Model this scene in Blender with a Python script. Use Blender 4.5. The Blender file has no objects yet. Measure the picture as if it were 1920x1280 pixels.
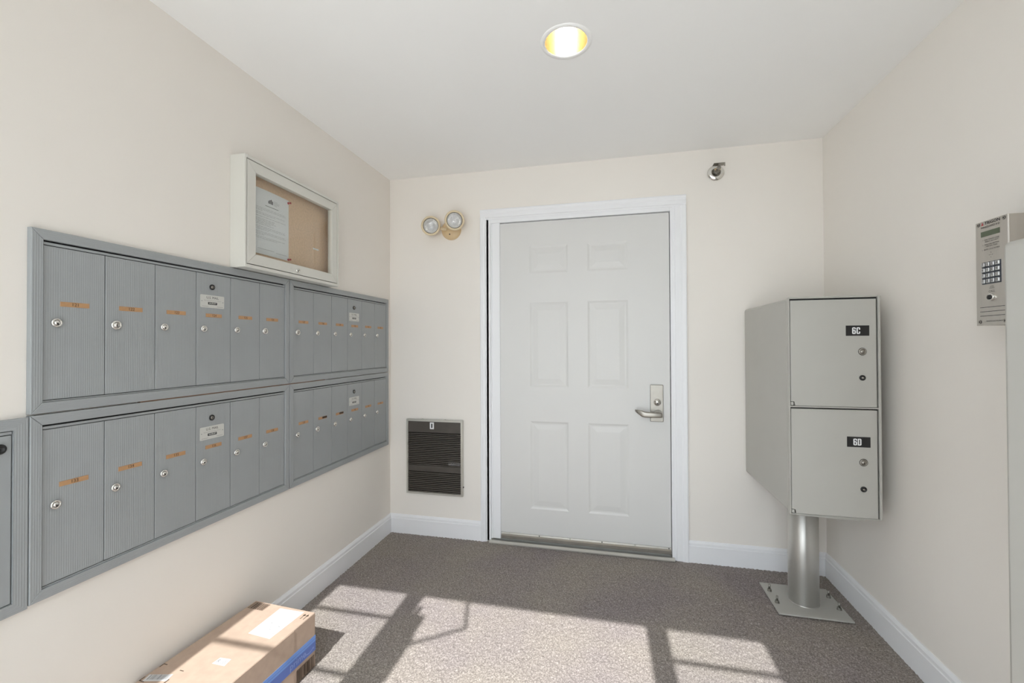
import bpy, bmesh, math, random
import numpy as np
from mathutils import Matrix, Vector, Euler
random.seed(7)
PI = math.pi
SC = bpy.context.scene
COL = SC.collection

# ------------------------------------------------------------------ camera
F_PX = 802.94
YAW, PITCH, ROLL = 0.2242, 0.0091, -0.0039
CAM = Vector((1.4582, -2.6593, 1.25))
cd = bpy.data.cameras.new('camera'); cam = bpy.data.objects.new('camera', cd); COL.objects.link(cam)
cd.sensor_fit = 'HORIZONTAL'; cd.sensor_width = 36.0; cd.lens = F_PX / 1920.0 * 36.0
cd.clip_start = 0.01; cd.clip_end = 200
fw = Vector((-math.sin(YAW) * math.cos(PITCH), math.cos(YAW) * math.cos(PITCH), math.sin(PITCH)))
rt = Vector((math.cos(YAW), math.sin(YAW), 0)); up = rt.cross(fw)
r2 = math.cos(ROLL) * rt + math.sin(ROLL) * up; u2 = -math.sin(ROLL) * rt + math.cos(ROLL) * up
M = Matrix((r2, u2, -fw)).transposed().to_4x4(); M.translation = CAM
cam.matrix_world = M
SC.camera = cam

# ------------------------------------------------------------------ sky, sun, exposure
SKY = 4.15
SUN = 6.2
EXPOSURE = 0.25
w = bpy.data.worlds.new('sky'); SC.world = w; w.use_nodes = True
bg = w.node_tree.nodes['Background']; bg.inputs[0].default_value = (0.885, 0.945, 1.0, 1); bg.inputs[1].default_value = SKY
sd = bpy.data.lights.new('sun', 'SUN'); sd.energy = SUN; sd.angle = math.radians(0.55); sd.color = (1.0, 1.0, 0.99)
sun = bpy.data.objects.new('sun', sd); COL.objects.link(sun)
SUN_DIR = Vector((-0.02, 1.0, -1.04)).normalized()
sun.rotation_euler = SUN_DIR.to_track_quat('-Z', 'Y').to_euler(); sun.location = (1.3, -8, 8)
vs = SC.view_settings
vs.view_transform = 'Standard'; vs.look = 'None'; vs.gamma = 1.0; vs.use_curve_mapping = False; vs.exposure = EXPOSURE
SC.display_settings.display_device = 'sRGB'
try:
    SC.cycles.max_bounces = 14; SC.cycles.diffuse_bounces = 8; SC.cycles.glossy_bounces = 5
    SC.cycles.transparent_max_bounces = 12; SC.cycles.sample_clamp_indirect = 8.0
    SC.cycles.caustics_reflective = False; SC.cycles.caustics_refractive = False
except Exception:
    pass

# ------------------------------------------------------------------ materials
def nodes_of(m):
    return m.node_tree.nodes, m.node_tree.links
def mat(name, col, rough=0.5, metal=0.0, noise=0.0, nscale=30.0, bump=0.0, bscale=200.0, spec=0.5, coat=0.0, stretch=None, aniso=0.0):
    m = bpy.data.materials.new(name); m.use_nodes = True
    N, L = nodes_of(m); b = N['Principled BSDF']
    b.inputs['Base Color'].default_value = (*col, 1); b.inputs['Roughness'].default_value = rough
    b.inputs['Metallic'].default_value = metal; b.inputs['Specular IOR Level'].default_value = spec
    b.inputs['Coat Weight'].default_value = coat
    tc = N.new('ShaderNodeTexCoord'); src = tc.outputs['Object']
    if stretch:
        mp = N.new('ShaderNodeMapping'); mp.inputs['Scale'].default_value = stretch
        L.new(src, mp.inputs[0]); src = mp.outputs[0]
    if noise:
        t = N.new('ShaderNodeTexNoise'); t.inputs['Scale'].default_value = nscale; t.inputs['Detail'].default_value = 4
        L.new(src, t.inputs['Vector'])
        r = N.new('ShaderNodeValToRGB')
        r.color_ramp.elements[0].position = 0.3; r.color_ramp.elements[1].position = 0.7
        r.color_ramp.elements[0].color = (*[c * (1 - noise) for c in col], 1)
        r.color_ramp.elements[1].color = (*[min(1, c * (1 + noise)) for c in col], 1)
        L.new(t.outputs['Fac'], r.inputs[0]); L.new(r.outputs[0], b.inputs['Base Color'])
    if bump:
        t = N.new('ShaderNodeTexNoise'); t.inputs['Scale'].default_value = bscale; t.inputs['Detail'].default_value = 3
        L.new(src, t.inputs['Vector'])
        bp = N.new('ShaderNodeBump'); bp.inputs['Strength'].default_value = bump; bp.inputs['Distance'].default_value = 0.002
        L.new(t.outputs['Fac'], bp.inputs['Height']); L.new(bp.outputs[0], b.inputs['Normal'])
    return m

def ribbed(name, col, axis, pitch=0.0052, strength=0.22, rough=0.42):
    """painted extruded aluminium with fine parallel ribs across `axis`"""
    m = mat(name, col, rough, 0.0, 0.03, 9.0)
    N, L = nodes_of(m); b = N['Principled BSDF']
    tc = N.new('ShaderNodeTexCoord'); sp = N.new('ShaderNodeSeparateXYZ'); L.new(tc.outputs['Object'], sp.inputs[0])
    mu = N.new('ShaderNodeMath'); mu.operation = 'MULTIPLY'; mu.inputs[1].default_value = 2 * PI / pitch
    L.new(sp.outputs[axis], mu.inputs[0])
    si = N.new('ShaderNodeMath'); si.operation = 'SINE'; L.new(mu.outputs[0], si.inputs[0])
    bp = N.new('ShaderNodeBump'); bp.inputs['Strength'].default_value = strength; bp.inputs['Distance'].default_value = 0.0006
    L.new(si.outputs[0], bp.inputs['Height']); L.new(bp.outputs[0], b.inputs['Normal'])
    return m

def glass_mat(name, gloss=0.035, tint=(0.97, 0.98, 0.975)):
    m = bpy.data.materials.new(name); m.use_nodes = True
    N, L = nodes_of(m); N.remove(N['Principled BSDF'])
    t = N.new('ShaderNodeBsdfTransparent'); t.inputs[0].default_value = (*tint, 1)
    g = N.new('ShaderNodeBsdfGlossy'); g.inputs['Roughness'].default_value = 0.02
    fr = N.new('ShaderNodeLayerWeight'); fr.inputs[0].default_value = 0.5
    pw = N.new('ShaderNodeMath'); pw.operation = 'POWER'; pw.inputs[1].default_value = 4.0; L.new(fr.outputs['Facing'], pw.inputs[0])
    ma = N.new('ShaderNodeMath'); ma.operation = 'MULTIPLY_ADD'; ma.inputs[1].default_value = 0.6; ma.inputs[2].default_value = gloss; L.new(pw.outputs[0], ma.inputs[0])
    mx = N.new('ShaderNodeMixShader'); L.new(ma.outputs[0], mx.inputs[0]); L.new(t.outputs[0], mx.inputs[1]); L.new(g.outputs[0], mx.inputs[2])
    L.new(mx.outputs[0], N['Material Output'].inputs[0])
    return m

def emit_mat(name, col, s):
    m = bpy.data.materials.new(name); m.use_nodes = True
    N, L = nodes_of(m); N.remove(N['Principled BSDF'])
    e = N.new('ShaderNodeEmission'); e.inputs[0].default_value = (*col, 1); e.inputs[1].default_value = s
    L.new(e.outputs[0], N['Material Output'].inputs[0])
    return m

WALL = mat('cream_wall_paint', (0.83, 0.795, 0.748), 0.62, noise=0.012, nscale=1.5, bump=0.05, bscale=300, spec=0.3)
CEIL = mat('ceiling_paint', (0.91, 0.91, 0.905), 0.8, noise=0.01, nscale=1.5, spec=0.2)
TRIM = mat('white_gloss_trim', (0.835, 0.845, 0.868), 0.42, noise=0.01, nscale=4, spec=0.5)
DOORW = mat('white_satin_door_paint', (0.68, 0.678, 0.665), 0.42, noise=0.008, nscale=3, spec=0.5)
MAILD = ribbed('grey_ribbed_door', (0.33, 0.35, 0.36), 1)
MAILV = ribbed('grey_ribbed_vertical_frame', (0.33, 0.35, 0.36), 1, strength=0.3)
MAILH = ribbed('grey_ribbed_horizontal_frame', (0.33, 0.35, 0.36), 2, strength=0.22)
MAILP = mat('grey_painted_metal', (0.33, 0.35, 0.36), 0.4)
_N, _L = nodes_of(ALU0 := mat('satin_aluminium_tube', (0.62, 0.61, 0.58), 0.40, 0.72)); _b = _N['Principled BSDF']
_tg = _N.new('ShaderNodeTangent'); _tg.direction_type = 'RADIAL'; _tg.axis = 'Z'; _L.new(_tg.outputs[0], _b.inputs['Tangent'])
_b.inputs['Anisotropic'].default_value = 0.85; _b.inputs['Anisotropic Rotation'].default_value = 0.25
DARK = mat('dark_gap', (0.015, 0.015, 0.016), 0.7)  # near-black; the sheets in gaps wear it in place of shade
BLACKP = mat('black_plastic', (0.012, 0.012, 0.013), 0.35)
CHROME = mat('polished_chrome', (0.78, 0.77, 0.74), 0.18, 1.0)
STEEL = mat('brushed_nickel', (0.38, 0.36, 0.325), 0.42, 1.0, noise=0.05, nscale=25)
STAIN = mat('brushed_stainless', (0.55, 0.52, 0.48), 0.38, 1.0, noise=0.04, nscale=60, stretch=(1, 1, 0.1))
ALU = ALU0
TAN = mat('orange_tan_engraved_label', (0.46, 0.265, 0.13), 0.45, noise=0.10, nscale=60)
INK = mat('dark_brown_lettering', (0.05, 0.028, 0.014), 0.6)
BLACK = mat('black_ink', (0.02, 0.02, 0.022), 0.6)
GREYINK = mat('grey_ink', (0.30, 0.30, 0.31), 0.7)
PALE = mat('pale_label_plate', (0.60, 0.605, 0.57), 0.4)
PAPER = mat('parcel_label_paper', (0.62, 0.625, 0.63), 0.6)
WHITE = mat('white_paper', (0.80, 0.81, 0.82), 0.6)
LOCKG = mat('warm_grey_powder_coat', (0.455, 0.447, 0.414), 0.36, noise=0.015, nscale=6, bump=0.03, bscale=500)
BOARD = mat('silver_anodised_frame', (0.69, 0.685, 0.64), 0.38, 0.1)
CORK = mat('tan_cork', (0.74, 0.53, 0.36), 0.85, noise=0.08, nscale=120)
GLASS = glass_mat('clear_glass')
RED = mat('red_plastic_pin', (0.5, 0.06, 0.07), 0.35)
BRASSW = mat('wood_shim', (0.22, 0.13, 0.085), 0.7, noise=0.2, nscale=15)
HEATB = mat('dark_brown_heater_metal', (0.075, 0.066, 0.057), 0.42, 0.2, noise=0.12, nscale=14)
HEATS = mat('dark_brown_louvre_metal', (0.10, 0.088, 0.076), 0.38, 0.3)
HEATF = mat('silver_heater_trim', (0.60, 0.59, 0.55), 0.3, 0.7)
BEIGE = mat('beige_plastic', (0.66, 0.50, 0.30), 0.4)
BEIGE2 = mat('pale_beige_plastic_ring', (0.70, 0.585, 0.40), 0.35)
CARD = mat('brown_corrugated_cardboard', (0.475, 0.36, 0.285), 0.8, noise=0.05, nscale=35, bump=0.08, bscale=120, spec=0.2)
BLUE = mat('blue_printed_tape', (0.10, 0.17, 0.50), 0.28)
BLUE2 = mat('light_blue_printed_tape', (0.17, 0.32, 0.72), 0.28)
TAPEINK = mat('pale_blue_tape_lettering', (0.27, 0.36, 0.68), 0.4)
LCD = mat('green_lcd', (0.085, 0.105, 0.06), 0.2)
KEY = mat('metal_keypad_key', (0.52, 0.52, 0.52), 0.3, 0.8)
KEYGAP = mat('keypad_recess', (0.06, 0.07, 0.09), 0.5)
FRAME = mat('dark_bronze_storefront_frame', (0.75, 0.76, 0.77), 0.4)
BLOCKW = mat('blocker_wall_wash', (0.40, 0.37, 0.34), 0.9, noise=0.1, nscale=5)
PAVE = mat('pale_concrete', (0.70, 0.695, 0.68), 0.9, noise=0.08, nscale=3)

def carpet_mat():
    m = bpy.data.materials.new('grey_brown_loop_carpet'); m.use_nodes = True
    N, L = nodes_of(m); b = N['Principled BSDF']; b.inputs['Roughness'].default_value = 0.95; b.inputs['Specular IOR Level'].default_value = 0.1
    tc = N.new('ShaderNodeTexCoord')
    t = N.new('ShaderNodeTexNoise'); t.inputs['Scale'].default_value = 170; t.inputs['Detail'].default_value = 5; t.inputs['Roughness'].default_value = 0.75
    L.new(tc.outputs['Object'], t.inputs['Vector'])
    r = N.new('ShaderNodeValToRGB'); e = r.color_ramp.elements
    e[0].position = 0.33; e[0].color = (0.125, 0.110, 0.104, 1)
    e[1].position = 0.70; e[1].color = (0.52, 0.485, 0.462, 1)
    k = r.color_ramp.elements.new(0.5); k.color = (0.264, 0.238, 0.227, 1)
    L.new(t.outputs['Fac'], r.inputs[0])
    t2 = N.new('ShaderNodeTexNoise'); t2.inputs['Scale'].default_value = 2.2; t2.inputs['Detail'].default_value = 3
    L.new(tc.outputs['Object'], t2.inputs['Vector'])
    r2_ = N.new('ShaderNodeValToRGB'); e = r2_.color_ramp.elements
    e[0].position = 0.35; e[0].color = (0.93, 0.90, 0.93, 1); e[1].position = 0.65; e[1].color = (1.06, 1.04, 0.97, 1)
    L.new(t2.outputs['Fac'], r2_.inputs[0])
    mx = N.new('ShaderNodeMix'); mx.data_type = 'RGBA'; mx.blend_type = 'MULTIPLY'; mx.inputs[0].default_value = 1
    L.new(r.outputs[0], mx.inputs[6]); L.new(r2_.outputs[0], mx.inputs[7]); L.new(mx.outputs[2], b.inputs['Base Color'])
    return m
CARPET = carpet_mat()

# ------------------------------------------------------------------ mesh helpers
def box(bm, x0, x1, y0, y1, z0, z1, bevel=0.0, mi=0, seg=1):
    c = ((x0 + x1) / 2, (y0 + y1) / 2, (z0 + z1) / 2)
    mtx = Matrix.Translation(c) @ Matrix.Diagonal((abs(x1 - x0), abs(y1 - y0), abs(z1 - z0), 1))
    vs_ = bmesh.ops.create_cube(bm, size=1.0, matrix=mtx)['verts']
    fs = {f for v in vs_ for f in v.link_faces}
    for f in fs: f.material_index = mi
    if bevel > 0:
        es = list({e for v in vs_ for e in v.link_edges})
        r = bmesh.ops.bevel(bm, geom=es, offset=bevel, offset_type='OFFSET', segments=seg, profile=0.5, affect='EDGES', clamp_overlap=True)
        for f in r['faces']: f.material_index = mi; f.smooth = seg > 1
    return bm
def cyl(bm, p0, p1, r0, r1=None, n=24, mi=0, caps=True, smooth=True):
    p0 = Vector(p0); p1 = Vector(p1); r1 = r0 if r1 is None else r1
    d = p1 - p0; q = d.to_track_quat('Z', 'Y').to_matrix().to_4x4()
    mtx = Matrix.Translation((p0 + p1) / 2) @ q
    vs_ = bmesh.ops.create_cone(bm, cap_ends=caps, cap_tris=False, segments=n, radius1=r0, radius2=r1, depth=d.length, matrix=mtx)['verts']
    for f in {f for v in vs_ for f in v.link_faces}:
        f.material_index = mi; f.smooth = smooth and len(f.verts) == 4
    return bm
def lathe(bm, prof, origin, axis, n=32, mi=0, closed=False, smooth=True, flat=()):
    """revolve (radius, height) profile about axis through origin"""
    q = Vector(axis).to_track_quat('Z', 'Y').to_matrix().to_4x4(); mtx = Matrix.Translation(origin) @ q
    rings = []
    for r, h in prof:
        if r < 1e-6: rings.append([bm.verts.new(mtx @ Vector((0, 0, h)))])
        else: rings.append([bm.verts.new(mtx @ Vector((r * math.cos(2 * PI * i / n), r * math.sin(2 * PI * i / n), h))) for i in range(n)])
    for k in range(len(rings) - 1):
        a, b = rings[k], rings[k + 1]
        for i in range(n):
            j = (i + 1) % n
            if len(a) == 1 and len(b) == 1: continue
            if len(a) == 1: f = bm.faces.new((a[0], b[i], b[j]))
            elif len(b) == 1: f = bm.faces.new((a[i], a[j], b[0]))
            else: f = bm.faces.new((a[i], a[j], b[j], b[i]))
            f.smooth = smooth; f.material_index = mi[k] if isinstance(mi, (list, tuple)) else mi
    return bm
def quad(bm, pts, mi=0):
    f = bm.faces.new([bm.verts.new(p) for p in pts]); f.material_index = mi; return f
def prism(bm, poly, origin, ex, ey, ez, depth, mi=0):
    """extrude polygon (in ex,ey plane) along ez by depth"""
    o = Vector(origin); ex, ey, ez = Vector(ex), Vector(ey), Vector(ez)
    a = [bm.verts.new(o + ex * u + ey * v) for u, v in poly]; b = [bm.verts.new(o + ex * u + ey * v + ez * depth) for u, v in poly]
    fs = [bm.faces.new(a[::-1]), bm.faces.new(b)]
    for i in range(len(a)): fs.append(bm.faces.new((a[i], a[(i + 1) % len(a)], b[(i + 1) % len(a)], b[i])))
    for f in fs: f.material_index = mi
    return bm
def tube(bm, pts, r, n=10, mi=0):
    pts = [Vector(p) for p in pts]
    for i in range(len(pts) - 1): cyl(bm, pts[i], pts[i + 1], r, n=n, mi=mi)
    for p in pts[1:-1]:
        vs_ = bmesh.ops.create_uvsphere(bm, u_segments=n, v_segments=6, radius=r, matrix=Matrix.Translation(p))['verts']
        for f in {f for v in vs_ for f in v.link_faces}: f.smooth = True; f.material_index = mi
    return bm
def text(bm, s, size, mtx, mi=0, offset=0.0, sx=1.0, thick=0.0003):
    """flat lettering, centred, in the local XY plane of mtx (+Z towards the reader)"""
    c = bpy.data.curves.new('lettering', 'FONT'); c.body = s; c.size = size; c.align_x = 'CENTER'; c.align_y = 'CENTER'
    c.offset = offset; c.resolution_u = 3; c.fill_mode = 'FRONT'
    o = bpy.data.objects.new('lettering', c); COL.objects.link(o)
    dg = bpy.context.evaluated_depsgraph_get()
    me = bpy.data.meshes.new_from_object(o.evaluated_get(dg))
    bpy.data.objects.remove(o); bpy.data.curves.remove(c)
    old = set(bm.faces)
    me.transform(mtx @ Matrix.Diagonal((sx, 1, 1, 1)) @ Matrix.Translation((0, 0, thick)))
    bm.from_mesh(me)
    for f in bm.faces:
        if f not in old: f.material_index = mi
    bpy.data.meshes.remove(me)
    return bm
def frame_m(o, ex, ey):
    ex = Vector(ex).normalized(); ey = Vector(ey).normalized(); ez = ex.cross(ey)
    m = Matrix((ex, ey, ez)).transposed().to_4x4(); m.translation = Vector(o); return m

WORLD = {}
def wpos(o): return WORLD.get(o.name, Vector((0, 0, 0)))
def obj(name, bm, mats, parent=None, origin=None, recalc=True):
    if recalc: bmesh.ops.recalc_face_normals(bm, faces=bm.faces[:])
    if origin is None:
        xs = [v.co for v in bm.verts]
        origin = Vector(((min(v.x for v in xs) + max(v.x for v in xs)) / 2, (min(v.y for v in xs) + max(v.y for v in xs)) / 2, min(v.z for v in xs)))
    origin = Vector(origin)
    bmesh.ops.translate(bm, verts=bm.verts[:], vec=-origin)
    me = bpy.data.meshes.new(name); bm.to_mesh(me); bm.free()
    for m in (mats if isinstance(mats, (list, tuple)) else [mats]): me.materials.append(m)
    o = bpy.data.objects.new(name, me); COL.objects.link(o)
    WORLD[o.name] = origin
    if parent is not None: o.parent = parent; o.location = origin - wpos(parent)
    else: o.location = origin
    return o
def inst(src, parent, origin, name=None):
    o = bpy.data.objects.new(name or src.name.split('.')[0], src.data); COL.objects.link(o)
    WORLD[o.name] = Vector(origin); o.parent = parent; o.location = Vector(origin) - wpos(parent); return o
def thing(name, label, cat, loc, group=None):
    o = bpy.data.objects.new(name, None); COL.objects.link(o); o.empty_display_size = 0.05
    o.location = loc; WORLD[o.name] = Vector(loc)
    o['label'] = label; o['category'] = cat
    if group: o['group'] = group
    return o
def tag(o, label, cat, group=None):
    o['label'] = label; o['category'] = cat
    if group: o['group'] = group
    return o
def struct(o, label=None, cat=None):
    o['kind'] = 'structure'
    if label: o['label'] = label
    if cat: o['category'] = cat
    return o
B = bmesh.new

# ------------------------------------------------------------------ the room
RW, CH, YF, YB = 2.6023, 2.3806, -2.68, 0.0      # right wall x, ceiling z, entrance plane y, back wall y
T = 0.12
# back wall with the door opening
DX0, DX1, DZ = 0.700, 1.822, 2.062
b = B(); box(b, -T, DX0, 0, T, -0.02, CH + T); box(b, DX1, RW + T, 0, T, -0.02, CH + T); box(b, DX0, DX1, 0, T, DZ, CH + T)
struct(obj('wall_back', b, WALL), 'cream painted back wall with the white door', 'wall')
b = B(); box(b, -T, 0, YF - 0.06, 0, -0.02, CH + T); struct(obj('wall_left', b, WALL), 'cream painted left wall behind the grey mailboxes', 'wall')
b = B(); box(b, RW, RW + T, YF - 0.06, 0, -0.02, CH + T); struct(obj('wall_right', b, WALL), 'cream painted right wall beside the parcel lockers', 'wall')
# ceiling with a hole for the downlight
LX, LY, LR = 1.306, -1.066, 0.080
b = B()
n = 48
inner = [b.verts.new((LX + LR * math.cos(2 * PI * i / n), LY + LR * math.sin(2 * PI * i / n), CH)) for i in range(n)]
sq = []
for i in range(n):
    a = 2 * PI * i / n; c, s = math.cos(a), math.sin(a); k = 0.3 / max(abs(c), abs(s)); sq.append(b.verts.new((LX + k * c, LY + k * s, CH)))
for i in range(n): b.faces.new((inner[i], sq[i], sq[(i + 1) % n], inner[(i + 1) % n]))
x0, x1, y0, y1 = -T, RW + T, YF - 0.06, T
for (ax, bx, ay, by) in ((x0, LX - .3, y0, y1), (LX + .3, x1, y0, y1), (LX - .3, LX + .3, y0, LY - .3), (LX - .3, LX + .3, LY + .3, y1)):
    quad(b, ((ax, ay, CH), (bx, ay, CH), (bx, by, CH), (ax, by, CH)))
box(b, x0, x1, y0, y1, CH + 0.32, CH + 0.36)
bmesh.ops.remove_doubles(b, verts=b.verts[:], dist=1e-5)
struct(obj('ceiling', b, CEIL, recalc=False), 'smooth off white ceiling with one downlight', 'ceiling')

# carpet: a looped pile surface as real relief
def carpet():
    st = 0.0055
    nx, ny = int((RW + 0.0) / st), int((-YF + 0.06) / st)
    xs = np.linspace(0.0, RW, nx); ys = np.linspace(YF - 0.06, 0.0, ny)
    X, Y = np.meshgrid(xs, ys)
    rng = np.random.default_rng(3)
    g = rng.random((ny, nx))
    g = (g + np.roll(g, 1, 0) + np.roll(g, 1, 1) + np.roll(np.roll(g, 1, 0), 1, 1)) / 4
    loops = 0.5 + 0.5 * np.sin(X * 2 * PI / 0.021 + 0.8 * np.sin(Y * 190)) * np.sin(Y * 2 * PI / 0.021)
    Z = -0.0065 + 0.0030 * (g - 0.5) * 2 + 0.0030 * loops
    co = np.stack([X, Y, Z], -1).reshape(-1, 3).astype(np.float32)
    i = np.arange(nx * ny).reshape(ny, nx)
    q = np.stack([i[:-1, :-1], i[:-1, 1:], i[1:, 1:], i[1:, :-1]], -1).reshape(-1, 4).astype(np.int32)
    me = bpy.data.meshes.new('floor')
    me.vertices.add(len(co)); me.vertices.foreach_set('co', co.ravel())
    me.loops.add(q.size); me.loops.foreach_set('vertex_index', q.ravel())
    me.polygons.add(len(q)); me.polygons.foreach_set('loop_start', np.arange(0, q.size, 4, dtype=np.int32)); me.polygons.foreach_set('loop_total', np.full(len(q), 4, np.int32))
    me.update(calc_edges=True); me.materials.append(CARPET)
    o = bpy.data.objects.new('floor', me); COL.objects.link(o)
    return struct(o, 'grey brown looped carpet with sunlit patches', 'carpet')
carpet()

# baseboards: profile with a stepped cap
def baseboard(name, p0, p1, out, label):
    p0, p1, out = Vector(p0), Vector(p1), Vector(out)
    d = p1 - p0; prof = [(0, 0), (0.015, 0), (0.015, 0.098), (0.0115, 0.101), (0.0115, 0.114), (0.007, 0.122), (0.004, 0.1264), (0, 0.1264)]
    b = B(); prism(b, prof, p0 + Vector((0, 0, -0.008)), out, (0, 0, 1), d.normalized(), d.length)
    return struct(obj(name, b, TRIM), label, 'baseboard')
baseboard('baseboard_left', (0, YF, 0), (0, 0, 0), (1, 0, 0), 'white baseboard along the left wall under the mailboxes')
baseboard('baseboard_right', (RW, 0, 0), (RW, YF, 0), (-1, 0, 0), 'white baseboard along the right wall')
baseboard('baseboard_back', (0.0, 0, 0), (0.646, 0, 0), (0, -1, 0), 'short white baseboard under the wall heater')
baseboard('baseboard_back', (1.897, 0, 0), (RW, 0, 0), (0, -1, 0), 'white baseboard between the door and the right corner')

# entrance: glazed frame behind the camera, open door leaf, closer
b = B()
HZ = 2.150
y0, y1 = YF - 0.05, YF + 0.05
OP = [(0.108, 0.496), (0.586, 1.648), (1.735, 2.118)]
box(b, 0, OP[0][0], y0, y1, 0, CH); box(b, OP[2][1], RW, y0, y1, 0, CH)
box(b, OP[0][0], OP[2][1], y0, y1, HZ, CH)
struct(obj('wall_front', b, WALL), 'cream entrance wall around the glazed front', 'wall')
b = B(); box(b, OP[0][1], OP[1][0], y0, y1, 0, HZ, 0.003); ent1 = struct(obj('trim_2', b, FRAME), 'entrance mullion beside the hinge side', 'door frame')
b = B(); box(b, OP[1][1], OP[2][0], y0, y1, 0, HZ, 0.003); struct(obj('trim_3', b, FRAME), 'entrance mullion beside the latch side', 'door frame')
def muntin_z(yf): return (yf - YF) * 1.04
for k, (a, c) in enumerate((OP[0], OP[2])):
    b = B(); box(b, a, c, YF - 0.004, YF + 0.004, 0.10, HZ)
    wdw = struct(obj('window_%d' % (k + 1), b, GLASS), 'narrow glazed sidelight beside the entrance', 'window')
    b = B(); box(b, a, c, y0 + 0.01, y1 - 0.01, 0, 0.10); obj('window_sill', b, FRAME, wdw)
    for yf in (-0.852, -1.200, -1.552, -1.90):
        z = muntin_z(yf); b = B(); box(b, a, c, YF - 0.008, YF + 0.008, z - 0.007, z + 0.007); obj('muntin', b, FRAME, wdw)
# open door leaf standing outside at right angles
lx0, lx1, ly0, ly1, lz1 = 0.588, 0.658, -3.76, -2.765, 2.045
b = B()
box(b, lx0, lx1, ly0, ly0 + 0.10, 0.01, lz1, 0.003); box(b, lx0, lx1, ly1 - 0.10, ly1, 0.01, lz1, 0.003)
box(b, lx0, lx1, ly0 + 0.10, ly1 - 0.10, lz1 - 0.10, lz1, 0.003); box(b, lx0, lx1, ly0 + 0.10, ly1 - 0.10, 0.01, 0.25, 0.003)
ed = struct(obj('door_2', b, FRAME), 'glazed entrance door standing open outside', 'door')
b = B(); box(b, 0.626, 0.634, ly0 + 0.10, ly1 - 0.10, 0.25, lz1 - 0.10); obj('pane', b, GLASS, ed)
b = B(); cyl(b, (0.606, -2.745, 1.90), (0.606, -2.745, 2.075), 0.013); obj('hinge', b, STEEL, ed)
b = B(); box(b, lx1, lx1 + 0.012, -3.10, -2.90, 1.98, 2.04, 0.004); obj('closer_body', b, STEEL, ed)
b = B(); tube(b, [(0.803, YF + 0.055, 2.085), (0.866, -2.85, 2.085), (0.668, -2.975, 2.06)], 0.008); obj('closer_arm', b, STEEL, ed)
# added unseen wall that keeps side light off the left wall, and the ground outside
b = B(); box(b, 2.82, 3.02, -7.5, YF - 0.05, -0.02, 3.4); struct(obj('wall_light_blocker', b, BLOCKW), 'unseen wall added beside the entrance to block side light', 'wall')
b = B(); box(b, -30, 33, -40, YF - 0.05, -0.12, -0.02); struct(obj('ground', b, PAVE), 'pale concrete walk outside the entrance', 'ground')

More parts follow.
